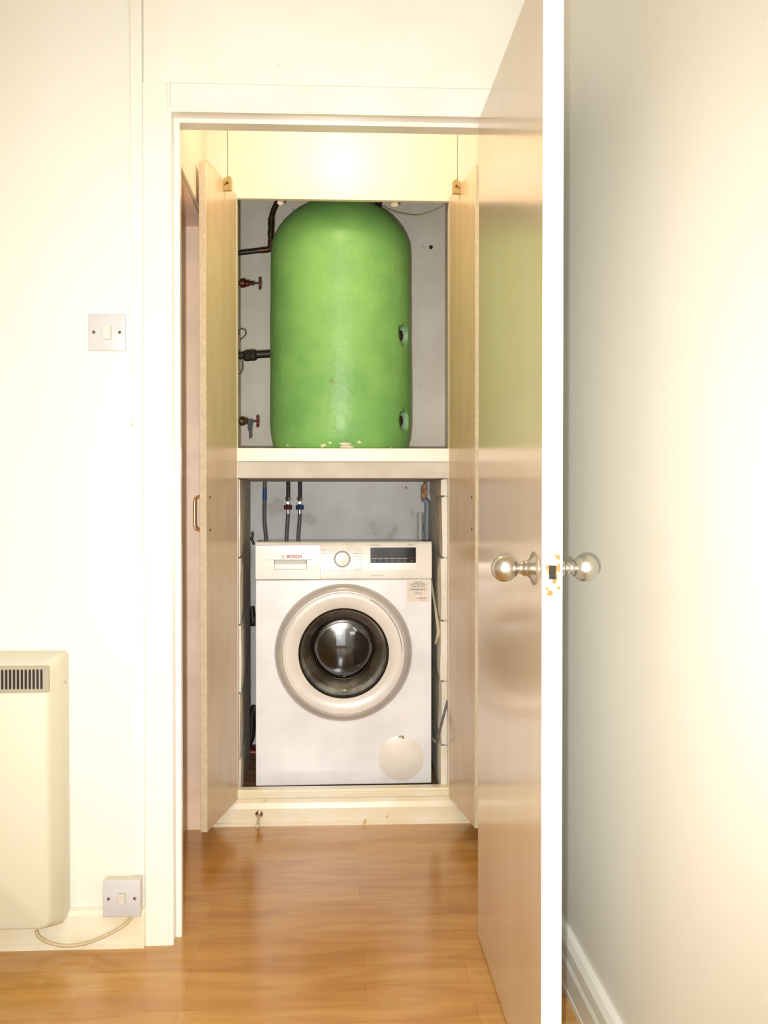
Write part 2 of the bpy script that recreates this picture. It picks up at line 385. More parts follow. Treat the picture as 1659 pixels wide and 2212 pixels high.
# cupboard interior
b = nb(); box(b, KL-0.05, KR+0.05, YK, YK+0.08, 1.13, ZC); struct('wall_cupboard_back', b, 'plaster', 'grey plaster wall behind the green cylinder', 'wall')
b = nb(); box(b, KL-0.05, KR+0.05, YK, YK+0.08, 0, 1.13); struct('wall_cupboard_back_lower', b, 'plaster2', 'stained whitish wall behind the washing machine', 'wall')
b = nb(); box(b, KL-0.05, KL, YC+0.022, YK, 0, ZC); box(b, KR, KR+0.05, YC+0.022, YK, 0, ZC)
struct('wall_cupboard_inner', b, 'plaster', 'grey plaster side walls inside the cupboard', 'wall')
b = nb(); box(b, KL, KR, YC+0.046, YK, 0.0, 0.075); struct('floor_cupboard', b, 'wfloor', 'dark brown timber base under the washing machine', 'floor')
# block piers
def pier(name, x_in_front, x_in_back, x_out, joints, label, s):
    bg = nb(); random.seed(3 if s > 0 else 5)
    zs = [0.075] + joints + [1.13]
    for i in range(len(zs)-1):
        z0, z1 = zs[i]+(0.003 if i else 0), zs[i+1]-0.003
        dx = random.uniform(-0.003, 0.002)*s; y0 = YC+0.043+random.uniform(0,0.004); y1 = 3.93+random.uniform(-.03,.02)
        n = 7; k = 6
        # bumpy inner face grid
        def P(t, h):
            y = y0+(y1-y0)*t; z = z0+(z1-z0)*h; x = x_in_front+(x_in_back-x_in_front)*t + dx
            e = min(t, 1-t, h, 1-h)
            x += s*(0.004 if e == 0 else 0) + 0.003*noise.noise(Vector((y*9, z*9, i*3.1+s)))
            return (x, y, z)
        grid = [[bg.verts.new(P(t/n, h/k)) for h in range(k+1)] for t in range(n+1)]
        for a in range(n):
            for c in range(k): bg.faces.new((grid[a][c], grid[a+1][c], grid[a+1][c+1], grid[a][c+1]))
        back = [[bg.verts.new((x_out, y0+(y1-y0)*t, z)) for z in (z0, z1)] for t in (0,1)]
        f = bg.faces.new([grid[0][c] for c in range(k+1)] + [back[0][1], back[0][0]]); f.material_index = 1
        bg.faces.new([grid[n][c] for c in range(k+1)] + [back[1][1], back[1][0]])
        bg.faces.new([grid[a][k] for a in range(n+1)] + [back[1][1], back[0][1]])
        bg.faces.new([grid[a][0] for a in range(n+1)] + [back[1][0], back[0][0]])
    # recessed mortar core
    x0, x1 = sorted((x_in_front+s*0.012, x_out)); box(bg, x0, x1, YC+0.052, 3.89, 0.075, 1.13)
    struct(name, bg, ['block', 'blockw'], label, 'block wall')
pier('wall_block_left', -0.3045, -0.322, KL, [at(520,1640,3.4).z, at(520,1498,3.4).z, at(520,1350,3.4).z, at(520,1205,3.4).z], 'rough grey block pier left of the washing machine', -1)
pier('wall_block_right', 0.353, 0.364, KR, [at(960,1610,3.4).z, at(960,1472,3.4).z, at(960,1341,3.4).z, at(960,1205,3.4).z, at(960,1072,3.4).z], 'rough grey block pier right of the washing machine', 1)
b = nb(); box(b, KL, KR, YC+0.008, YK, 1.1305, 1.1846, bev=0.002, seg=1); struct('trim_8', b, 'lintel', 'grey painted concrete slab under the cylinder shelf', 'lintel')
tag(boxobj('shelf', (KL, KR, YC+0.004, YK, 1.1848, 1.2283), 'board', bev=0.0015, seg=1), 'thick white shelf board carrying the green cylinder', 'shelf')

# ================================================================== OPEN DOOR (door_1)
DX0, DX1, DYh, DYe, DB, DT = 0.348, 0.3835, 2.470, 1.711, 0.006, 1.974
d1 = thing('door_1', 'large white flush door standing open towards the viewer, with round knobs', 'door', (DX0, DYh, 0), kind='structure')
b = box(nb(), DX0, DX1, DYe, DYh, DB, DT, bev=0.0012, seg=2)
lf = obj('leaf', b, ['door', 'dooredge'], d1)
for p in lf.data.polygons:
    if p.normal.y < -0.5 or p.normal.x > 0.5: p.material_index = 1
KY, KZ = DYe+0.062, 0.9445
def knob(x, s, nm):
    bb = nb()
    prof = [(0,0.0005),(0.029,0.0005),(0.0295,0.003),(0.026,0.005),(0.017,0.009),(0.0125,0.015),(0.0115,0.018)]
    lathe(bb, prof+[(0,0.018)], (x,KY,KZ), (s,0,0), 48); r = obj('rose', bb, 'knob', d1, smooth=True)
    bb = nb(); cx, R = 0.053, 0.0232
    prof = [(0,0.018),(0.0125,0.018),(0.0128,0.0195),(0.0095,0.024),(0.009,0.027),(0.011,0.031),(0.0135,0.0335)]
    a0 = math.asin(0.0135/R)
    for i in range(0, 25):
        a = a0+(math.pi-a0)*i/24; prof.append((R*math.sin(a) if i < 24 else 0, cx-R*math.cos(a)))
    lathe(bb, prof, (x,KY,KZ), (s,0,0), 48); k = obj('knob', bb, 'knob', d1, smooth=True)
    bb = nb(); lathe(bb, [(0.0112,0.0182),(0.0134,0.0184),(0.0134,0.0192),(0.0112,0.0194)], (x,KY,KZ), (s,0,0), 40)
    lathe(bb, [(0.0120,0.0326),(0.0141,0.0330),(0.0142,0.0336),(0.012,0.0340)], (x,KY,KZ), (s,0,0), 40)
    obj('collar_groove', bb, 'knobdark', k, smooth=True)
knob(DX0, -1, 'l'); knob(DX1, 1, 'r')
lx = (DX0+DX1)/2+0.001
pl = boxobj('latch_plate', (lx-0.0118, lx+0.0118, DYe-0.0012, DYe, KZ-0.041, KZ+0.038), 'latch', d1, bev=0.0005, seg=1)
b = nb(); box(b, lx-0.0068, lx+0.0052, DYe-0.0016, DYe-0.0012, KZ-0.014, KZ+0.009); obj('latch_opening', b, 'dark', pl)  # dark plate painted as the shade in the latch hole
b = nb(); prism(b, [(lx-0.001, DYe-0.0012), (lx+0.0045, DYe-0.0012), (lx+0.0045, DYe-0.004), (lx+0.0035, DYe-0.0055)], 'z', KZ-0.009, KZ+0.0075); obj('latch_bolt', b, 'bolt', pl)
for dz in (-0.034, 0.030):
    b = nb(); cyl(b, (lx, DYe-0.0012, KZ+dz), (lx, DYe-0.0022, KZ+dz), 0.0035, 16); obj('screw', b, 'latch', pl)

# ================================================================== CUPBOARD DOORS
def cup_door(name, hx, ang, s, label):
    """hinge at (hx, YC-0.004); s=+1 leaf swings on the left (thickness to -x)"""
    root = thing(name, label, 'door', (hx, YC-0.004, 0.0), kind='structure', rz=ang)
    t = 0.021; Lw = 0.331; x0, x1 = (-t, 0) if s > 0 else (0, t)
    z0, z1 = 0.085, 2.046
    bb = box(nb(), x0, x1, -Lw, 0, z0, z1, bev=0.0012, seg=1)
    lf = obj('leaf', bb, ['cdoor', 'cedge'], root, local=True)
    for p in lf.data.polygons:
        if p.normal.y < -0.5: p.material_index = 1
    hxo = x0 if s > 0 else x1; o = -1 if s > 0 else 1
    bb = nb(); zc = 1.02; yy = -Lw+0.035
    tube(bb, [(hxo, yy, zc-0.048), (hxo+o*0.016, yy, zc-0.048), (hxo+o*0.025, yy, zc-0.040), (hxo+o*0.026, yy, zc), (hxo+o*0.025, yy, zc+0.040), (hxo+o*0.016, yy, zc+0.048), (hxo, yy, zc+0.048)], 0.0042, 12)
    h = obj('handle', bb, 'gold', root, local=True, smooth=True)
    xi = x1 if s > 0 else x0; oi = -o
    for dz in (-0.048, 0.048):
        bb = nb(); cyl(bb, (xi, yy, zc+dz), (xi+oi*0.0012, yy, zc+dz), 0.0042, 14); obj('screw_head', bb, 'brass', root, local=True)
    # small plastic catch on the inner face near the top
    bb = nb(); w0 = 0.024
    prism(bb, [(xi+oi*0.0003, 2.014), (xi+oi*w0, 2.014), (xi+oi*w0, 2.050), (xi+oi*(w0-.004), 2.056), (xi+oi*0.012, 2.058), (xi+oi*0.007, 2.051), (xi+oi*0.0003, 2.051)], 'y', -0.151, -0.137)
    ct = obj('catch', bb, 'ochre', root, local=True)
    bb = nb(); cyl(bb, (xi+oi*0.013, -0.1512, 2.036), (xi+oi*0.013, -0.155, 2.036), 0.0038, 14); cyl(bb, (xi+oi*0.005, -0.1512, 2.032), (xi+oi*0.005, -0.153, 2.032), 0.002, 10)
    obj('catch_roller', bb, 'brass', ct, local=True)
    return root
cup_door('door_3', CL-0.001, -math.radians(10.2), 1, 'left cream cupboard door standing open beside the washing machine')
cup_door('door_4', CR+0.001, math.radians(7.0), -1, 'right cream cupboard door, partly behind the large open door')
# ================================================================== HOT WATER CYLINDER
CX, CY, CZ, R = 0.0245, 3.725, 1.2285, 0.2545
hw = thing('hot_water_cylinder', 'large green foam-coated hot water cylinder on the white shelf', 'hot water cylinder', (CX, CY, CZ))
b = nb()
prof = [(0,0),(R-0.028,0),(R-0.022,0.004),(R-0.013,0.020),(R-0.006,0.045),(R-0.002,0.075),(R,0.10),(R,0.22),(R-0.001,0.34),(R-0.002,0.46),(R-0.003,0.58),(R-0.003,0.68),(R-0.004,0.72),
        (R-0.007,0.748),(R-0.015,0.772),(R-0.028,0.797),(R-0.047,0.822),(R-0.068,0.842),(R-0.092,0.862),(R-0.125,0.882),(R-0.160,0.898),(R-0.19,0.908),(R-0.22,0.913),(0,0.915)]
# subdivide along height for gentle lumps
pp = []
for a, c in zip(prof, prof[1:]):
    k = max(1, int(abs(c[1]-a[1])/0.02)); pp += [(a[0]+(c[0]-a[0])*i/k, a[1]+(c[1]-a[1])*i/k) for i in range(k)]
pp.append(prof[-1])
lathe(b, pp, (CX,CY,CZ), (0,0,1), 128)
for v in b.verts:
    r = Vector((v.co.x-CX, v.co.y-CY, 0)); 
    if r.length > 0.02:
        k = 0.0022*noise.noise(v.co*6)+0.0010*noise.noise(v.co*19)
        v.co += r.normalized()*k
jk = obj('jacket', b, 'green', hw, smooth=True)
# the two immersion ports: real recesses cut into the jacket
PANG = math.radians(61)
def pdir(a): return Vector((math.sin(a), -math.cos(a), 0))
ports = [1.636, 1.337]
for zz in ports:
    d = pdir(PANG); q = Vector((CX,CY,zz)); bb = nb(); cyl(bb, q+d*(R-0.045), q+d*(R+0.05), 0.036, 40)
    cutter = obj('cutter', bb, 'foam')
    md = jk.modifiers.new('cut', 'BOOLEAN'); md.object = cutter; md.operation = 'DIFFERENCE'; md.solver = 'EXACT'
    dg = bpy.context.evaluated_depsgraph_get(); me = bpy.data.meshes.new_from_object(jk.evaluated_get(dg))
    jk.modifiers.clear(); jk.data = me; bpy.data.objects.remove(cutter)
for zz in ports:
    d = pdir(PANG); q = Vector((CX,CY,zz))
    bb = nb(); lathe(bb, [(0.0355,R-0.044),(0.0355,R-0.004),(0.031,R-0.012),(0.026,R-0.043),(0,R-0.043)], q, d, 40)
    pt = obj('port_recess', bb, 'foam', hw, smooth=True)
    bb = nb(); lathe(bb, [(0.0,R-0.0425),(0.0205,R-0.0425),(0.0205,R-0.016),(0.018,R-0.013),(0,R-0.013)], q, d, 6)
    obj('port_plug', bb, 'copper', hw)
# chipped foam patches along the bottom edge
for (px, py, w_, h_) in ((696,962,7,3),(712,957,4,2),(746,959,14,4),(752,965,17,3),(778,956,5,3),(694,965,4,2),(855,966,6,2),(613,960,3,3),(742,966,8,2)):
    p = at(px, py, 3.50); a = math.asin(max(-1, min(1, (p.x-CX)/R))); z0 = p.z; bb = nb()
    wm, hm = w_/620.0, h_/620.0; vs = []
    for i in range(9):
        t = 2*math.pi*i/9; rr = random.uniform(0.6, 1.1); da = math.cos(t)*wm*rr/R; z = z0+math.sin(t)*hm*rr
        h = z-CZ; rad = R-0.0005
        for (r0,h0),(r1,h1) in zip(prof, prof[1:]):
            if h0 <= h <= h1 and h1 > h0: rad = r0+(r1-r0)*(h-h0)/(h1-h0)
        rad += 0.0018; vs.append((Vector((CX,CY,z))+pdir(a+da)*rad, Vector((CX,CY,z))+pdir(a+da)*(rad-0.006)))
    A = [bb.verts.new(v[0]) for v in vs]; B = [bb.verts.new(v[1]) for v in vs]; bb.faces.new(A); bb.faces.new(B)
    for i in range(9): bb.faces.new((A[i], A[(i+1)%9], B[(i+1)%9], B[i]))
    obj('foam_chip', bb, 'chip', jk)

# ------------------------------------------------------------------ plumbing left of the cylinder
YP = 3.80
b = nb()
tube(b, [at(602,428,YP), at(596,442,YP), at(589,458,YP), at(586,476,YP), at(585,500,YP), at(584.5,534,YP)], 0.0095, 16)
pv = tag(obj('copper_pipe', b, 'copper', smooth=True), 'tarnished copper pipe bending up beside the green cylinder to the lintel', 'pipe')
b = nb(); cyl(b, at(585.6,470,YP), at(585.2,492,YP), 0.0115, 20, 0.001); cyl(b, at(584.8,495,YP), at(584.8,512,YP), 0.0112, 20, 0.001); obj('coupling', b, 'copper', pv, smooth=True)
b = nb(); tube(b, [at(585,518,YP), at(584,534,YP), at(580,539,YP), at(560,541,YP)], 0.0108, 16); obj('elbow', b, 'copper', pv, smooth=True)
b = nb(); tube(b, [at(566,540.5,YP), at(515,546.5,YP), Vector((KL, YP, at(490,549.5,YP).z))], 0.0096, 16, sm=False); obj('branch', b, 'darkpipe', pv, smooth=True)

def gate_valve(cy_px, xs, red, label, tagged):
    """horizontal valve: stem points to the right"""
    p = at(540, cy_px, YP); z = p.z; X = lambda px: at(px, cy_px, YP).x
    root = thing('gate_valve', label, 'valve', (X(520), YP, z))
    m1 = 'redbody' if red else 'brass'
    x = X(xs[0]); bb = nb(); 
    lathe(bb, [(0,KL-x),(0.009,KL-x),(0.009,0.0),(0.0165,0.001),(0.0165,0.016),(0.013,0.019),(0,0.019)], (x,YP,z), (1,0,0), 24)
    obj('body', bb, m1, root, smooth=True)
    x2 = X(xs[1]); bb = nb(); lathe(bb, [(0,-0.006),(0.009,-0.006),(0.0125,0.0),(0.0125,0.008),(0.009,0.010),(0.009,0.012),(0,0.012)], (x2,YP,z), (1,0,0), 8); obj('bonnet', bb, m1, root)
    x3 = X(xs[2]); bb = nb(); lathe(bb, [(0,-0.008),(0.008,-0.008),(0.0085,0.008),(0.0065,0.010),(0,0.010)], (x3,YP,z), (1,0,0), 6); obj('gland_nut', bb, 'brass', root)
    xw = X(xs[3]); bb = nb(); cyl(bb, (x3,YP,z), (xw+0.006,YP,z), 0.003, 12); obj('stem', bb, 'darkpipe', root, smooth=True)
    bb = nb(); Rw = 0.0215; n = 60   # lobed handwheel with spokes
    ring = []
    for i in range(n):
        t = 2*math.pi*i/n; rr = Rw+0.0012*math.cos(10*t); ring.append((rr*math.cos(t), rr*math.sin(t)))
    def wheel_rings(rsc, dx): return [bb.verts.new((xw+dx, YP+y*rsc, z+zz_*rsc)) for (y, zz_) in ring]
    rs = [wheel_rings(1.0,-0.003), wheel_rings(1.06,0.0), wheel_rings(1.0,0.004), wheel_rings(0.78,0.004), wheel_rings(0.74,0.0), wheel_rings(0.78,-0.003)]
    for i in range(6):
        a_, b_ = rs[i], rs[(i+1)%6]
        for j in range(n): bb.faces.new((a_[j], a_[(j+1)%n], b_[(j+1)%n], b_[j]))
    for k in range(4):
        t = math.pi/4+k*math.pi/2; tube(bb, [(xw,YP,z),(xw,YP+math.cos(t)*Rw*0.82,z+math.sin(t)*Rw*0.82)], 0.0028, 8, sm=False)
    cyl(bb, (xw-0.004,YP,z), (xw+0.006,YP,z), 0.006, 16)
    obj('handwheel', bb, 'wheel', root, smooth=True)
    if tagged:
        bb = nb(); xc = X(541); 
        pts = [(-.008,.006),(.008,.006),(.0085,-.012),(.0055,-.034),(.0058,-.062),(-.004,-.066),(-.003,-.058),(-.004,-.040),(-.0095,-.026),(-.007,-.008)]
        prism(bb, [(xc+a*1.0, z+c) for a, c in pts], 'y', YP-0.018, YP-0.0165)
        bmesh.ops.bevel(bb, geom=[e for e in bb.edges], offset=0.0004, segments=1, affect='EDGES')
        obj('tag', bb, 'tag', root)['label'] = 'blue hanging tag'
gate_valve(612, (519,532,543,561), True, 'red-brown gate valve with red handwheel, upper one beside the cylinder', False)
gate_valve(910, (517,529,538,556), False, 'dull brass gate valve with red handwheel and blue hanging tag', True)
# the mid pipe into the cylinder
b = nb(); z1 = at(583,765,YP).z
tube(b, [Vector((KL,YP,at(500,769,YP).z)), at(522,768,YP), at(588,764,YP)], 0.0142, 20, sm=False)
mp_ = tag(obj('dark_pipe', b, 'darkpipe', smooth=True), 'thick dark pipe with union nut entering the cylinder at mid height', 'pipe')
b = nb(); a_, c_ = at(524,769,YP), at(556,766.5,YP); lathe(b, [(0.010,0),(0.018,0.005),(0.021,0.012),(0.021,0.026),(0.0195,0.028),(0.021,0.030),(0.021,0.044),(0.016,0.052),(0.010,0.054)], a_, c_-a_, 8); obj('union_nut', b, 'darkpipe', mp_)
b = nb(); tube(b, [at(505,735,YP-.02), at(516,722,YP-.02), at(516,713,YP-.02), at(523,710.5,YP-.02), at(530,715,YP-.02), at(529,724,YP-.02), at(521,732,YP-.02), at(513,737,YP-.02), at(508,742,YP-.02), at(512,750,YP-.02), at(520,764,YP-.022), at(523,780,YP-.022), at(523.5,795,YP-.02), at(519,806,YP-.02), at(510,807,YP-.02), at(500,804,YP-.02)], 0.0018, 8)
tag(obj('looped_wire', b, 'darkpipe', smooth=True), 'thin dark wire looping above and below the mid-height pipe', 'wire')
b = nb(); cyl(b, at(511,737,YP-.02), at(519,736,YP-.02), 0.0042, 12, 0.001); tag(obj('wire_connector', b, 'gold', smooth=True), 'small orange clip on the looping wire left of the cylinder', 'clip')
# top right: white cable, dark pipe stub, nail hole (dark spot painted as its shade)
b = nb(); tube(b, [at(826,446,3.95), at(850,457,3.93), at(880,464,3.9), at(905,465,3.88), at(935,456,3.86), at(955,445,3.86), at(975,425,3.86)], 0.0028, 10)
tag(obj('ivory_cable', b, 'flexw', smooth=True), 'ivory cable sagging behind the top right of the cylinder', 'cable')
b = nb(); cyl(b, (at(818,436,3.9).x, 3.93, 2.05), (at(818,436,3.9).x, 3.93, ZC-.001), 0.013, 16); tag(obj('riser_pipe', b, 'darkpipe', smooth=True), 'dark vertical pipe behind the top of the cylinder', 'pipe')
b = nb(); p = at(931,534,YK); lathe(b, [(0,-0.0002),(0.008,-0.0004),(0.0065,-0.003),(0,-0.0022)], p, (0,1,0), 14)
tag(obj('nail_hole', b, 'dark', smooth=True), 'dark spot for the nail hole in the plaster right of the cylinder', 'wall plug')
for (px, w_, lb) in ((606,.011,'lump of old plaster under the header left of the dome'), (852,.014,'lump of old plaster under the header right of the dome')):
    b = nb(); p = at(px, 434, YC+0.035); bmesh.ops.create_icosphere(b, subdivisions=3, radius=1)
    for v in b.verts:
        v.co *= 1+0.3*noise.noise(v.co*1.5+Vector((px,0,0))); v.co = Vector((p.x+v.co.x*w_, YC+0.035+v.co.y*0.010, CT-0.003+v.co.z*0.008))
    tag(obj('plaster_lump', b, 'chip', smooth=True), lb, 'plaster')

# ================================================================== WASHING MACHINE (local coordinates, front at y=0, base z=0)
MW, MH = 0.598, 0.842
wm = thing('washing_machine', 'white front-loading washing machine with round porthole door', 'washing machine', (0.0338, 3.497, 0.0755), rz=math.radians(0.9))
def mx(px): return (px-742.0)/636.0
def mz(py): return 0.012+(1697.0-py)/634.0
ZP = mz(1252)
b = box(nb(), -MW/2, MW/2, 0, 0.54, 0.014, ZP-0.0008, bev=0.004, seg=4); obj('body', b, 'body', wm, local=True)
for sx in (-1, 1):
    for yy in (0.05, 0.49):
        b = nb(); cyl(b, (sx*0.25, yy, 0), (sx*0.25, yy, 0.016), 0.02, 20); obj('foot', b, 'black', wm, local=True, smooth=True)
# control panel: slightly leaning, rounded top edge
b = nb(); prism(b, [(0.000,ZP),(-0.004,ZP+0.004),(-0.0045,ZP+0.03),(-0.001,MH-0.022),(0.002,MH-0.010),(0.006,MH-0.003),(0.012,MH),(0.024,MH),(0.030,MH-0.013),(0.53,MH-0.014),(0.54,MH-0.02),(0.54,ZP)], 'x', -MW/2, MW/2)
bmesh.ops.bevel(b, geom=[e for e in b.edges if abs(e.verts[0].co.x-e.verts[1].co.x) < 1e-6 and e.calc_face_angle(0) > 1.2], offset=0.004, segments=3, affect='EDGES')
pn = obj('control_panel', b, 'panel', wm, local=True, smooth=True)
YPAN = -0.0048
def fplate(x0, x1, z0, z1, y0, y1, r=0.002): return prism(nb(), rrect(x0, x1, z0, z1, r), 'y', y0, y1)
# detergent drawer
dx0, dx1, dz0, dz1 = mx(552.5), mx(690.5), mz(1250.5), mz(1178.5)
dr = obj('drawer_front', fplate(dx0, dx1, dz0, dz1, YPAN-0.0012, -0.0005, 0.003), 'panel', wm, local=True, smooth=True)
b = nb(); t = 0.0009; o = rrect(dx0-t, dx1+t, dz0-t, dz1+t, 0.0035); prism(b, o, 'y', YPAN-0.0005, 0.0005); obj('drawer_seam', b, 'seam', dr, local=True)
hx0, hx1, hz0, hz1 = mx(593), mx(661), mz(1229), mz(1210)
b = nb(); t_ = 0.0014; box(b, hx0-t_, hx1+t_, YPAN-0.0016, YPAN-0.001, hz0-t_, hz1+t_); obj('handle_surround', b, 'seam', dr, local=True)
b = nb(); box(b, hx0, hx1, YPAN-0.0028, YPAN-0.0016, hz0, hz0+0.018, bev=0.0004, seg=1); obj('drawer_handle', b, 'tray', dr, local=True)
b = nb(); prism(b, [(YPAN-0.0016,hz1),(YPAN-0.005,hz1),(YPAN-0.008,hz1-0.008),(YPAN-0.0075,hz1-0.012),(YPAN-0.0016,hz1-0.013)], 'x', hx0+0.002, hx1-0.002); obj('handle_lip', b, 'tray', dr, local=True)
b = nb(); box(b, mx(577), mx(675), YPAN-0.002, YPAN-0.001, mz(1209.5), mz(1208.6)); obj('handle_line', b, 'seam', dr, local=True)
b = nb(); text_bm(b, 'BOSCH', mx(619), mz(1202.3), YPAN-0.0016, 0.0145, sx=1.06, bold=0.0004); obj('brand_lettering', b, 'red', dr, local=True)
b = nb(); cx_, cz_ = mx(611), mz(1202.3)
lathe(b, [(0.0058,0),(0.0066,0),(0.0066,0.0004),(0.0058,0.0004)], (cx_, YPAN-0.0012, cz_), (0,-1,0), 32)
for s in (-1,1): box(b, cx_+s*0.0026-0.0005, cx_+s*0.0026+0.0005, YPAN-0.0017, YPAN-0.0012, cz_-0.0045, cz_+0.0045)
box(b, cx_-0.0026, cx_+0.0026, YPAN-0.0017, YPAN-0.0012, cz_-0.0005, cz_+0.0005)
obj('brand_emblem', b, 'ink', dr, local=True)
# programme dial
kc = (mx(738), YPAN, mz(1208))
b = nb(); lathe(b, [(0,-0.001),(0.0285,-0.001),(0.0285,0.004),(0.0265,0.014),(0.0235,0.0155),(0.0225,0.0145),(0,0.0150)], kc, (0,-1,0), 56)
dl = obj('programme_dial', b, 'ringo', wm, local=True, smooth=True)
b = nb(); lathe(b, [(0,0.0150),(0.0218,0.0148),(0.021,0.0162),(0,0.0168)], kc, (0,-1,0), 48); obj('dial_cap', b, 'panel', dl, local=True, smooth=True)
b = nb(); box(b, kc[0]-0.0006, kc[0]+0.0006, YPAN-0.0166, YPAN-0.014, kc[2]+0.0185, kc[2]+0.0270); obj('dial_mark', b, 'inkdark', dl, local=True)
Lw_ = ['Mixed', 'Wool', 'Dark Wash', 'Synthetics', 'Sport', 'Allergy Plus', 'Hand Wash']
Rw_ = ['Cottons', 'Cottons Eco', 'Easy-Care', 'Rinse', 'Super Quick', 'Delicates', 'Spin Empty']
rows = [1188.5, 1195.5, 1202, 1209, 1215.5, 1223, 1230]
yt = YPAN-0.0006
def word(name, s_, px, py, sz, al='LEFT', m='ink', sx=1.0, bold=0.0, y=None, parent=None):
    return obj(name, text_bm(nb(), s_, mx(px), mz(py), y if y is not None else yt, sz, al, sx, bold), m, parent or wm, local=True)
for i, py in enumerate(rows):
    word('programme_name', Lw_[i], 695, py, 0.0052); word('programme_name', Rw_[i], 781, py, 0.0052, 'RIGHT')
word('programme_name', 'off', 738, 1184.5, 0.005, 'CENTER'); word('programme_name', 'Drum Clean', 738, 1232.5, 0.005, 'CENTER')
word('feature_name', 'VarioPerfect', 798.5, 1178, 0.0068); word('feature_name', 'EcoSilence Drive', 799.5, 1243.5, 0.0062)
word('series_name', 'Serie | 4', 897, 1177, 0.0075, 'RIGHT', sx=1.1)
b = nb()
for i, py in enumerate(rows):
    hgt = abs(py-1208); e = 21 if hgt < 16 else 14
    for s in (-1, 1):
        xa, xb = mx(738+s*(26 if i in (0,6) else 23)), mx(738+s*e*(1.0) - (0 if s<0 else 0))
        xa = mx(738+s*30); xb = mx(738+s*(19 if 1 <= i <= 5 else 10)); x0_, x1_ = sorted((xa, xb))
        box(b, x0_, x1_, YPAN-0.0006, YPAN-0.0002, mz(py)-0.0003, mz(py)+0.0003)
for s in (-1,1):
    for py in (1184, 1233.5):
        x0_, x1_ = sorted((mx(738+s*7), mx(738+s*43))); box(b, x0_, x1_, YPAN-0.0006, YPAN-0.0002, mz(py)-0.0003, mz(py)+0.0003)
obj('dial_lines', b, 'seam', wm, local=True)
# display
b = fplate(mx(799), mx(897.5), mz(1216.5), mz(1183.5), YPAN-0.0016, YPAN+0.003, 0.001); ds = obj('display', b, 'display', wm, local=True)
b = nb()
for i in range(6): box(b, mx(801.5+i*13.2), mx(812.5+i*13.2), YPAN-0.0022, YPAN-0.0016, mz(1207.8), mz(1206.4)); text_bm(b, ['Temp','Spin','Ready in','Speed','Easy Iron','Rinse+'][i], mx(807+i*13.2), mz(1212.5), YPAN-0.0019, 0.0036, 'CENTER')
text_bm(b, 'Start', mx(889), mz(1212), YPAN-0.0019, 0.0042, 'CENTER'); obj('display_marks', b, 'digits', ds, local=True)
b = nb(); text_bm(b, 'RELOAD', mx(889), mz(1206), YPAN-0.0019, 0.0045, 'CENTER'); obj('display_red_mark', b, 'red', ds, local=True)
obj('button_strip', fplate(mx(799), mx(898.5), mz(1232), mz(1216.7), YPAN-0.001, YPAN+0.003, 0.0005), 'strip', wm, local=True)
# sticker
st = obj('sticker', fplate(mx(878), mx(928.5), mz(1301.5), mz(1254.5), -0.0005, 0.001, 0.0005), 'sticker', wm, local=True)
b = nb(); sc = mx(903)
for s_, py, sz in (('REGISTER FOR',1258.5,.0042),('YOUR FREE TWO YEAR',1261.7,.0042),("MANUFACTURER'S GUARANTEE",1264.6,.0040),('0344 892 8979',1268.2,.0075),('Please select option 1',1274.5,.0046),('or register online at',1280.5,.0034),('0344 892 8979',1284,.0044)):
    text_bm(b, s_, sc, mz(py), -0.0010, sz, 'CENTER', bold=0.00008)
obj('sticker_text', b, 'inkdark', st, local=True)
obj('sticker_band', fplate(mx(884), mx(921), mz(1277), mz(1271.5), -0.0008, -0.0002, 0.0003), 'stickergrey', st, local=True)
b = nb(); text_bm(b, 'BOSCH', mx(905), mz(1293.5), -0.0008, 0.0078, bold=0.0002); obj('sticker_brand', b, 'red', st, local=True)
b = nb(); lathe(b, [(0.0026,0),(0.0032,0),(0.0032,0.0003),(0.0026,0.0003)], (mx(901), -0.0005, mz(1293.5)), (0,-1,0), 20); box(b, mx(905), mx(920.5), -0.0008, -0.0005, mz(1298), mz(1297.5)); obj('sticker_emblem', b, 'ink', st, local=True)
# porthole door
pc = (mx(741), 0.0, mz(1409))
# hollow in the body for the drum: cut
bodyo = [o for o in wm.children if o.name.startswith('body')][0]
cb = nb(); cyl(cb, (pc[0], -0.02, pc[2]), (pc[0], 0.30, pc[2]), 0.19, 48); cutter = obj('cutter', cb, 'dark', wm, local=True)
bpy.context.view_layer.update()
md = bodyo.modifiers.new('cut', 'BOOLEAN'); md.object = cutter; md.operation = 'DIFFERENCE'; md.solver = 'EXACT'
dg = bpy.context.evaluated_depsgraph_get(); me = bpy.data.meshes.new_from_object(bodyo.evaluated_get(dg)); bodyo.modifiers.clear(); bodyo.data = me; bpy.data.objects.remove(cutter)
b = nb(); lathe(b, [(0.212,0.0),(0.2325,0.0005),(0.2335,0.005),(0.2325,0.012),(0.228,0.021),(0.219,0.030),(0.210,0.0355),(0.2075,0.0355),(0.2065,0.030),(0.200,0.0)], pc, (0,-1,0), 96)
pd = obj('porthole_door', b, 'ringo', wm, local=True, smooth=True)
b = nb(); lathe(b, [(0.2066,0.028),(0.2060,0.0345),(0.204,0.0355),(0.190,0.036),(0.172,0.034),(0.158,0.029),(0.153,0.026),(0.1525,0.0),(0.2066,0.0)], pc, (0,-1,0), 96)
obj('inner_ring', b, 'ringi', pd, local=True, smooth=True)
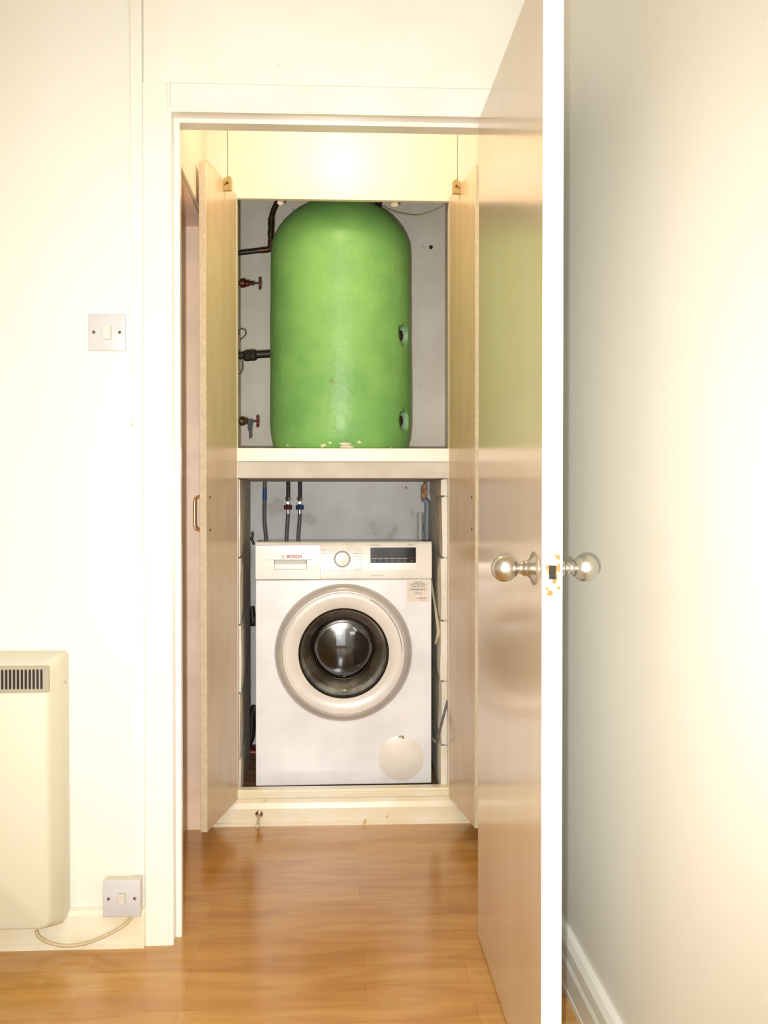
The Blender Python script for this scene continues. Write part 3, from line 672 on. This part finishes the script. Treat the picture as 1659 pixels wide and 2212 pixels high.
# grip recess seam arc at upper right
b = nb(); pts = []
for i in range(17):
    a = math.radians(63-62*i/16); pts.append((pc[0]+0.2035*math.cos(a)*0.965, -0.0362, pc[2]+0.2035*math.sin(a)))
tube(b, pts, 0.0009, 6, sm=False); obj('grip_seam', b, 'inkdark', pd, local=True)
b = nb(); lathe(b, [(0.1526,0.026),(0.1500,0.0275),(0.1465,0.0255),(0.146,0.0)], pc, (0,-1,0), 96); obj('glass_rim', b, 'steeldark', pd, local=True, smooth=True)
# glass bowl bulging out a little, then its deep bowl and the steel drum behind
b = nb(); pz = (pc[0], 0, pc[2])
prof = [(0.1462,0.022),(0.142,0.024),(0.132,0.018),(0.120,0.006),(0.108,-0.012),(0.101,-0.026),(0.098,-0.034),(0.096,-0.038),(0.088,-0.0385),(0.070,-0.035),(0.045,-0.031),(0.02,-0.029),(0,-0.0285)]
lathe(b, prof, (pz[0], 0, pz[2]), (0,-1,0), 80)
for v in b.verts:
    if v.co.y > 0.02: v.co.z += 0.010*min(1, (v.co.y-0.02)/0.015)
obj('glass_bowl', b, 'glass', pd, local=True, smooth=True)
b = nb(); lathe(b, [(0.150,-0.002),(0.146,-0.020),(0.126,-0.042),(0.104,-0.056),(0.108,-0.068)], pz, (0,-1,0), 64)
obj('drum_lip', b, 'lip', wm, local=True, smooth=True)
b = nb(); lathe(b, [(0.109,-0.069),(0.185,-0.085),(0.186,-0.215),(0.17,-0.235),(0.13,-0.224),(0.08,-0.213),(0.04,-0.2085),(0,-0.207)], pz, (0,-1,0), 64)
obj('drum', b, 'steel', wm, local=True, smooth=True)
b = nb(); tube(b, [(pc[0]+0.0975*math.cos(2*math.pi*i/72), 0.033, pc[2]+0.0975*math.sin(2*math.pi*i/72)) for i in range(73)], 0.0011, 8, sm=False); obj('bowl_edge', b, 'chrome', pd, local=True, smooth=True)
# pump cover
pcx, pcz = mx(865.5), mz(1640)
b = nb(); lathe(b, [(0,0.0002),(0.0775,0.0002),(0.0775,0.0014),(0.076,0.002),(0,0.0026)], (pcx,0,pcz), (0,-1,0), 72); cov = obj('pump_cover', b, 'cover', wm, local=True, smooth=True)
b = nb(); box(b, mx(860), mx(872), -0.0030, 0.0, mz(1597), mz(1591.5)); obj('cover_slot', b, 'tray', cov, local=True)
b = nb(); box(b, mx(860), mx(872), -0.0032, -0.0026, mz(1592.5), mz(1591.3)); box(b, mx(868.5), mx(872), -0.0034, -0.003, mz(1597), mz(1594)); obj('slot_shadow', b, 'inkdark', cov, local=True)

# ================================================================== behind the machine
def hose(px_pts, Yh, r, name, label, m='hose', **k):
    bb = nb(); tube(bb, [at(x, y, Yh) for x, y in px_pts], r, 14, **k); return tag(obj(name, bb, m, smooth=True), label, 'hose')
YW = 4.09
h = hose([(572,1040),(571.5,1070),(571,1120),(573,1145),(577,1190),(580,1240)], YW, 0.0078, 'drain_hose', 'grey hose with a blue band, leftmost above the washing machine')
b = nb(); cyl(b, at(571.8,1056,YW), at(571.6,1080,YW), 0.0083, 18); obj('band', b, 'blueband', h, smooth=True)
for (x, nm, nut, lb) in ((622,'hot_supply_hose','nutred','black and grey supply hose with a dark red nut'), (647.5,'cold_supply_hose','nutblue','black and grey supply hose with a blue nut')):
    root = thing(nm, lb, 'hose', at(x,1110,YW))
    bb = nb(); cyl(bb, (at(x+.5,1070,YW).x, YW, at(x,1073,YW).z), (at(x+.5,1070,YW).x, YW, 1.130), 0.0078, 18); obj('feed_pipe', bb, 'black', root, smooth=True)
    bb = nb(); lathe(bb, [(0,0),(0.0075,0),(0.0075,0.006),(0.0125,0.007),(0.0125,0.018),(0.009,0.020),(0,0.020)], at(x,1084,YW), (0,0,1), 8)
    cyl(bb, at(x,1094,YW), at(x,1083,YW), 0.0068, 16); obj('isolating_valve', bb, 'chrome', root)
    bb = nb(); cyl(bb, at(x,1086,YW)+Vector((0,-0.013,0)), at(x,1086,YW), 0.0045, 14); obj('valve_screw', bb, 'chrome', root, smooth=True)
    bb = nb(); lathe(bb, [(0,0),(0.0145,0),(0.0165,0.003),(0.0165,0.016),(0.0145,0.019),(0,0.019)], at(x,1101,YW), (0,0,1), 10); obj('nut', bb, nut, root)
    bb = nb(); cyl(bb, at(x,1113,YW), at(x,1100,YW), 0.0072, 16); obj('ferrule', bb, 'chrome', root, smooth=True)
    bb = nb(); e = -1 if x < 640 else -.6
    tube(bb, [at(x,1110,YW), at(x-1,1130,YW), at(x-3.5,1165,YW), at(x-5,1230,YW)], 0.0078, 14); obj('hose_tail', bb, 'hose', root, smooth=True)
# waste pipes upper right
b = nb(); tube(b, [at(915,1086,4.05), at(918,1082,4.05), at(922.5,1086,4.05), at(923.5,1100,4.05), at(922.5,1130,4.05), at(922,1260,4.05)], 0.0125, 18)
wp = tag(obj('grey_waste_pipe', b, 'wastegrey', smooth=True), 'grey plastic waste pipe beside the right block pier', 'pipe')
b = nb(); cyl(b, at(922.4,1132,4.05), at(922.2,1148,4.05), 0.0138, 20, 0.001); obj('coupling', b, 'wastegrey', wp, smooth=True)
b = nb(); lathe(b, [(0.0095,0),(0.0125,0),(0.0125,0.30),(0.0095,0.30)], at(907.5,1108,4.06)-Vector((0,0,0.30)), (0,0,1), 24)
tag(obj('white_standpipe', b, 'wastewhite', smooth=True), 'short open-topped off-white standpipe above the washing machine', 'pipe')
b = nb(); bmesh.ops.create_icosphere(b, subdivisions=3, radius=1)
for v in b.verts: v.co *= 1+0.6*noise.noise(v.co*1.7); v.co = at(917,1062,4.10)+Vector((v.co.x*0.013, v.co.y*0.02, v.co.z*0.036))
tag(obj('foam_sealant', b, 'terra', smooth=True), 'orange-brown sealant lump above the grey waste pipe', 'sealant')
b = nb(); lathe(b, [(0,0),(0.005,0),(0.0045,0.003),(0,0.0035)], at(877,1054,YK), (0,-1,0), 14); tag(obj('rusty_screw', b, 'redbody', smooth=True), 'small rusty screw high on the lower back wall', 'screw')
# black tap left of the machine
tp = thing('drain_tap', 'small black tap handle left of the washing machine top', 'tap', at(540,1163,3.9))
b = nb(); cyl(b, Vector((KL,3.955,at(540,1164,3.955).z)), at(543,1164,3.955), 0.0045, 14); obj('stem', b, 'black', tp, smooth=True)
b = nb(); tube(b, [at(545,1149,3.955), at(545,1158,3.955), at(543.5,1164,3.955), at(546,1171,3.955), at(548,1177,3.955)], 0.004, 10, rfun=lambda t: 0.0045-0.002*math.cos(2*math.pi*t)*-1 if False else 0.0042); obj('lever', b, 'black', tp, smooth=True)
# items in the gap left of the machine
b = nb(); lathe(b, [(0,0),(0.012,0.0),(0.018,0.008),(0.018,0.03),(0.011,0.045),(0.011,0.075),(0,0.075)], at(549,1352,3.99), (-0.15,0,1), 20)
tag(obj('stopcock', b, 'black', smooth=True), 'black stopcock body in the gap left of the washing machine', 'stopcock')
b = nb(); tube(b, [at(551,1525,3.99), at(545,1545,3.99), at(544,1570,3.99), at(542,1592,3.99), at(536,1606,3.99)], 0.014, 16); tag(obj('corrugated_hose', b, 'darkpipe', smooth=True), 'dark flexible pipe low in the left gap beside the machine', 'hose')
b = nb(); cyl(b, Vector((KL,4.0,at(540,1625,4.0).z)), Vector((-0.27,4.0,at(548,1625,4.0).z)), 0.022, 22, 0.002); tag(obj('red_drain_pipe', b, 'redbody', smooth=True), 'red-brown pipe at the bottom of the left gap', 'pipe')
# conduit strip and cable in the right gap
b = nb(); P0 = [at(931,1250,3.62), at(937,1290,3.57), at(943,1330,3.50), at(947,1362,3.45), at(946,1374,3.45), at(941,1390,3.48)]
tube(b, [p for p in P0], 0.004, 10, rfun=lambda t: 0.0035+0.004*t if t < .8 else 0.0067-0.016*(t-.8))
for v in b.verts: v.co.y += 0
tag(obj('flat_white_flex', b, 'flexw', smooth=True), 'off-white flat flex hanging in the right gap beside the machine', 'cable')
b = nb(); tube(b, [at(933,1570,3.60), at(935,1592,3.52), at(940,1602,3.45), at(945,1597,3.40), at(950,1577,3.390), at(959,1543,3.390), at(967,1513,3.392)], 0.0042, 12)
tag(obj('dark_grey_cable', b, 'hose', smooth=True), 'dark grey cable looping out of the right gap beside the machine', 'cable')

# door stop on the cupboard skirting
ds_ = thing('door_stop', 'small chrome door stop with white rubber tip on the cupboard skirting', 'door stop', at(560,1768,YC-0.012))
p = at(560,1758,YC-0.011)
b = nb(); lathe(b, [(0,0),(0.0125,0),(0.0125,0.004),(0.010,0.006),(0.0045,0.010),(0.0035,0.014),(0,0.014)], p, (-0.05,-1,-0.15), 24); obj('base', b, 'chrome', ds_, smooth=True)
e = at(556.5,1783,YC-0.085)
b = nb(); tube(b, [p+Vector((0,-0.010,0)), e], 0.0046, 14, sm=False); obj('rod', b, 'chrome', ds_, smooth=True)
b = nb(); lathe(b, [(0,-0.002),(0.0062,-0.002),(0.0068,0.003),(0.0064,0.009),(0.004,0.011),(0,0.0115)], e, (0,-1,0), 20); obj('rubber_tip', b, 'rubber', ds_, smooth=True)

# ================================================================== LEFT WALL FITTINGS
# trunking
q0, q1 = at(285.5,1300,YF-0.01).x, at(309,1300,YF-0.01).x
zt = at(300,1893,YF-0.02).z
tag(obj('cable_trunking', box(nb(), q0, -0.4512, YF-0.012, YF, zt, ZC-0.001, bev=0.0015, seg=2), 'gloss'), 'narrow white plastic cable trunking running up beside the architrave', 'trunking')
def switch(cx, cz, yback, depth, name, label, box_deep):
    yf = yback-depth
    root = thing(name, label, 'switch', (cx, yback, cz-0.043))
    S = 0.0435
    if box_deep:
        obj('pattress', box(nb(), cx-S+.001, cx+S-.001, yf+0.006, yback, cz-S+.001, cz+S-.001, bev=0.003, seg=2), 'boxside', root)
    obj('plate', box(nb(), cx-S, cx+S, yf, yf+0.0065, cz-S, cz+S, bev=0.0018, seg=3), 'plastic', root, smooth=True)
    rw, rh = (0.0095, 0.0145) if not box_deep else (0.0075, 0.0130)
    rz_ = cz-0.001
    b_ = nb(); box(b_, cx-rw-.0008, cx+rw+.0008, yf-0.0004, yf+0.001, rz_-rh-.0008, rz_+rh+.0008); obj('rocker_surround', b_, 'seam', root)
    b_ = nb(); prism(b_, [(yf, rz_-rh), (yf-0.0015, rz_-rh), (yf-0.0022, rz_), (yf-0.0045, rz_+rh), (yf, rz_+rh)], 'x', cx-rw, cx+rw); obj('rocker', b_, 'plastic2', root)
    for s in (-1, 1):
        b_ = nb(); lathe(b_, [(0,0),(0.0038,0),(0.0036,0.0010),(0,0.0016)], (cx+s*0.0302, yf, cz), (0,-1,0), 20); o = obj('screw', b_, 'brass' if not box_deep else 'screw', root, smooth=True)
c = at(231, 718, YF-0.008); switch(c.x, c.z, YF-0.0003, 0.009, 'light_switch', 'white single light switch on the wall left of the doorway', False)
c = at(265, 1939, YF-0.05); switch(c.x-0.001, c.z, YF-0.0265, 0.030, 'fused_switch_box', 'white surface-mounted switch box low beside the heater', True)
# heater: casing with chamfered rim, grille slots
HX1 = at(144,1700,YF-0.035).x; HX0 = HX1-0.70; HY0, HY1 = 2.362, YF-0.012
HZ0 = at(60,2017,HY0).z; HZ1 = at(60,1417,HY0+0.02).z
ht = thing('panel_heater', 'cream slimline electric heater with a grey top grille on the left wall', 'heater', ((HX0+HX1)/2, HY1, HZ0))
gx1, gx0 = at(106.5,1460,HY0).x, HX0+0.045; gz1, gz0 = at(50,1438,HY0).z, at(50,1496,HY0).z
b = nb()
rings = []
for (ins, y, r) in ((0.0, HY1, 0.012), (0.0, HY0+0.050, 0.012), (0.003, HY0+0.040, 0.016), (0.016, HY0+0.010, 0.022), (0.021, HY0+0.003, 0.022), (0.028, HY0, 0.022)):
    rings.append([b.verts.new((x, y, z)) for x, z in rrect(HX0+ins, HX1-ins, HZ0+ins*0.45, HZ1-ins*0.8, r)])
n = len(rings[0])
for a_, c_ in zip(rings, rings[1:]):
    for i in range(n): b.faces.new((a_[i], a_[(i+1)%n], c_[(i+1)%n], c_[i]))
b.faces.new(rings[0]); b.faces.new(rings[-1])
obj('casing', b, 'cream', ht, smooth=True)
gr_ = obj('grille', prism(nb(), rrect(gx0, gx1, gz0, gz1, 0.005), 'y', HY0-0.0035, HY0+0.002), 'grille', ht)
sp = (at(90.5,1465,HY0).x-at(14.5,1465,HY0).x)/9.0; xs_ = at(90.5,1465,HY0).x
b = nb(); i = 0
while xs_-i*sp > gx0+0.012:
    xx = xs_-i*sp; prism(b, rrect(xx-0.0026, xx+0.0026, gz0+0.008, gz1-0.008, 0.0025, 4), 'y', HY0-0.0040, HY0-0.0030); i += 1
obj('grille_slots', b, 'dark', gr_)  # raised dark bars stand in for shaded slot openings
b = nb(); lathe(b, [(0,0),(0.003,0),(0.0028,0.0015),(0,0.002)], (HX1, YF-0.045, at(140,1473,YF-0.045).z), (1,0,0), 12); obj('side_screw', b, 'screw', ht, smooth=True)
# heater flex
yf_ = YF-0.040
b = nb(); tube(b, [at(78,2010,2.40), at(84,2024,2.40), at(105,2036,2.41), at(140,2043,2.42), at(180,2039,2.425), at(215,2027,2.425), at(250,2010,2.425), at(272,1995,2.43), at(283,1982,2.43), at(287,1973,2.43)], 0.0042, 12)
tag(obj('heater_flex', b, 'flex', smooth=True), 'beige flex drooping from the heater to the switch box', 'cable')
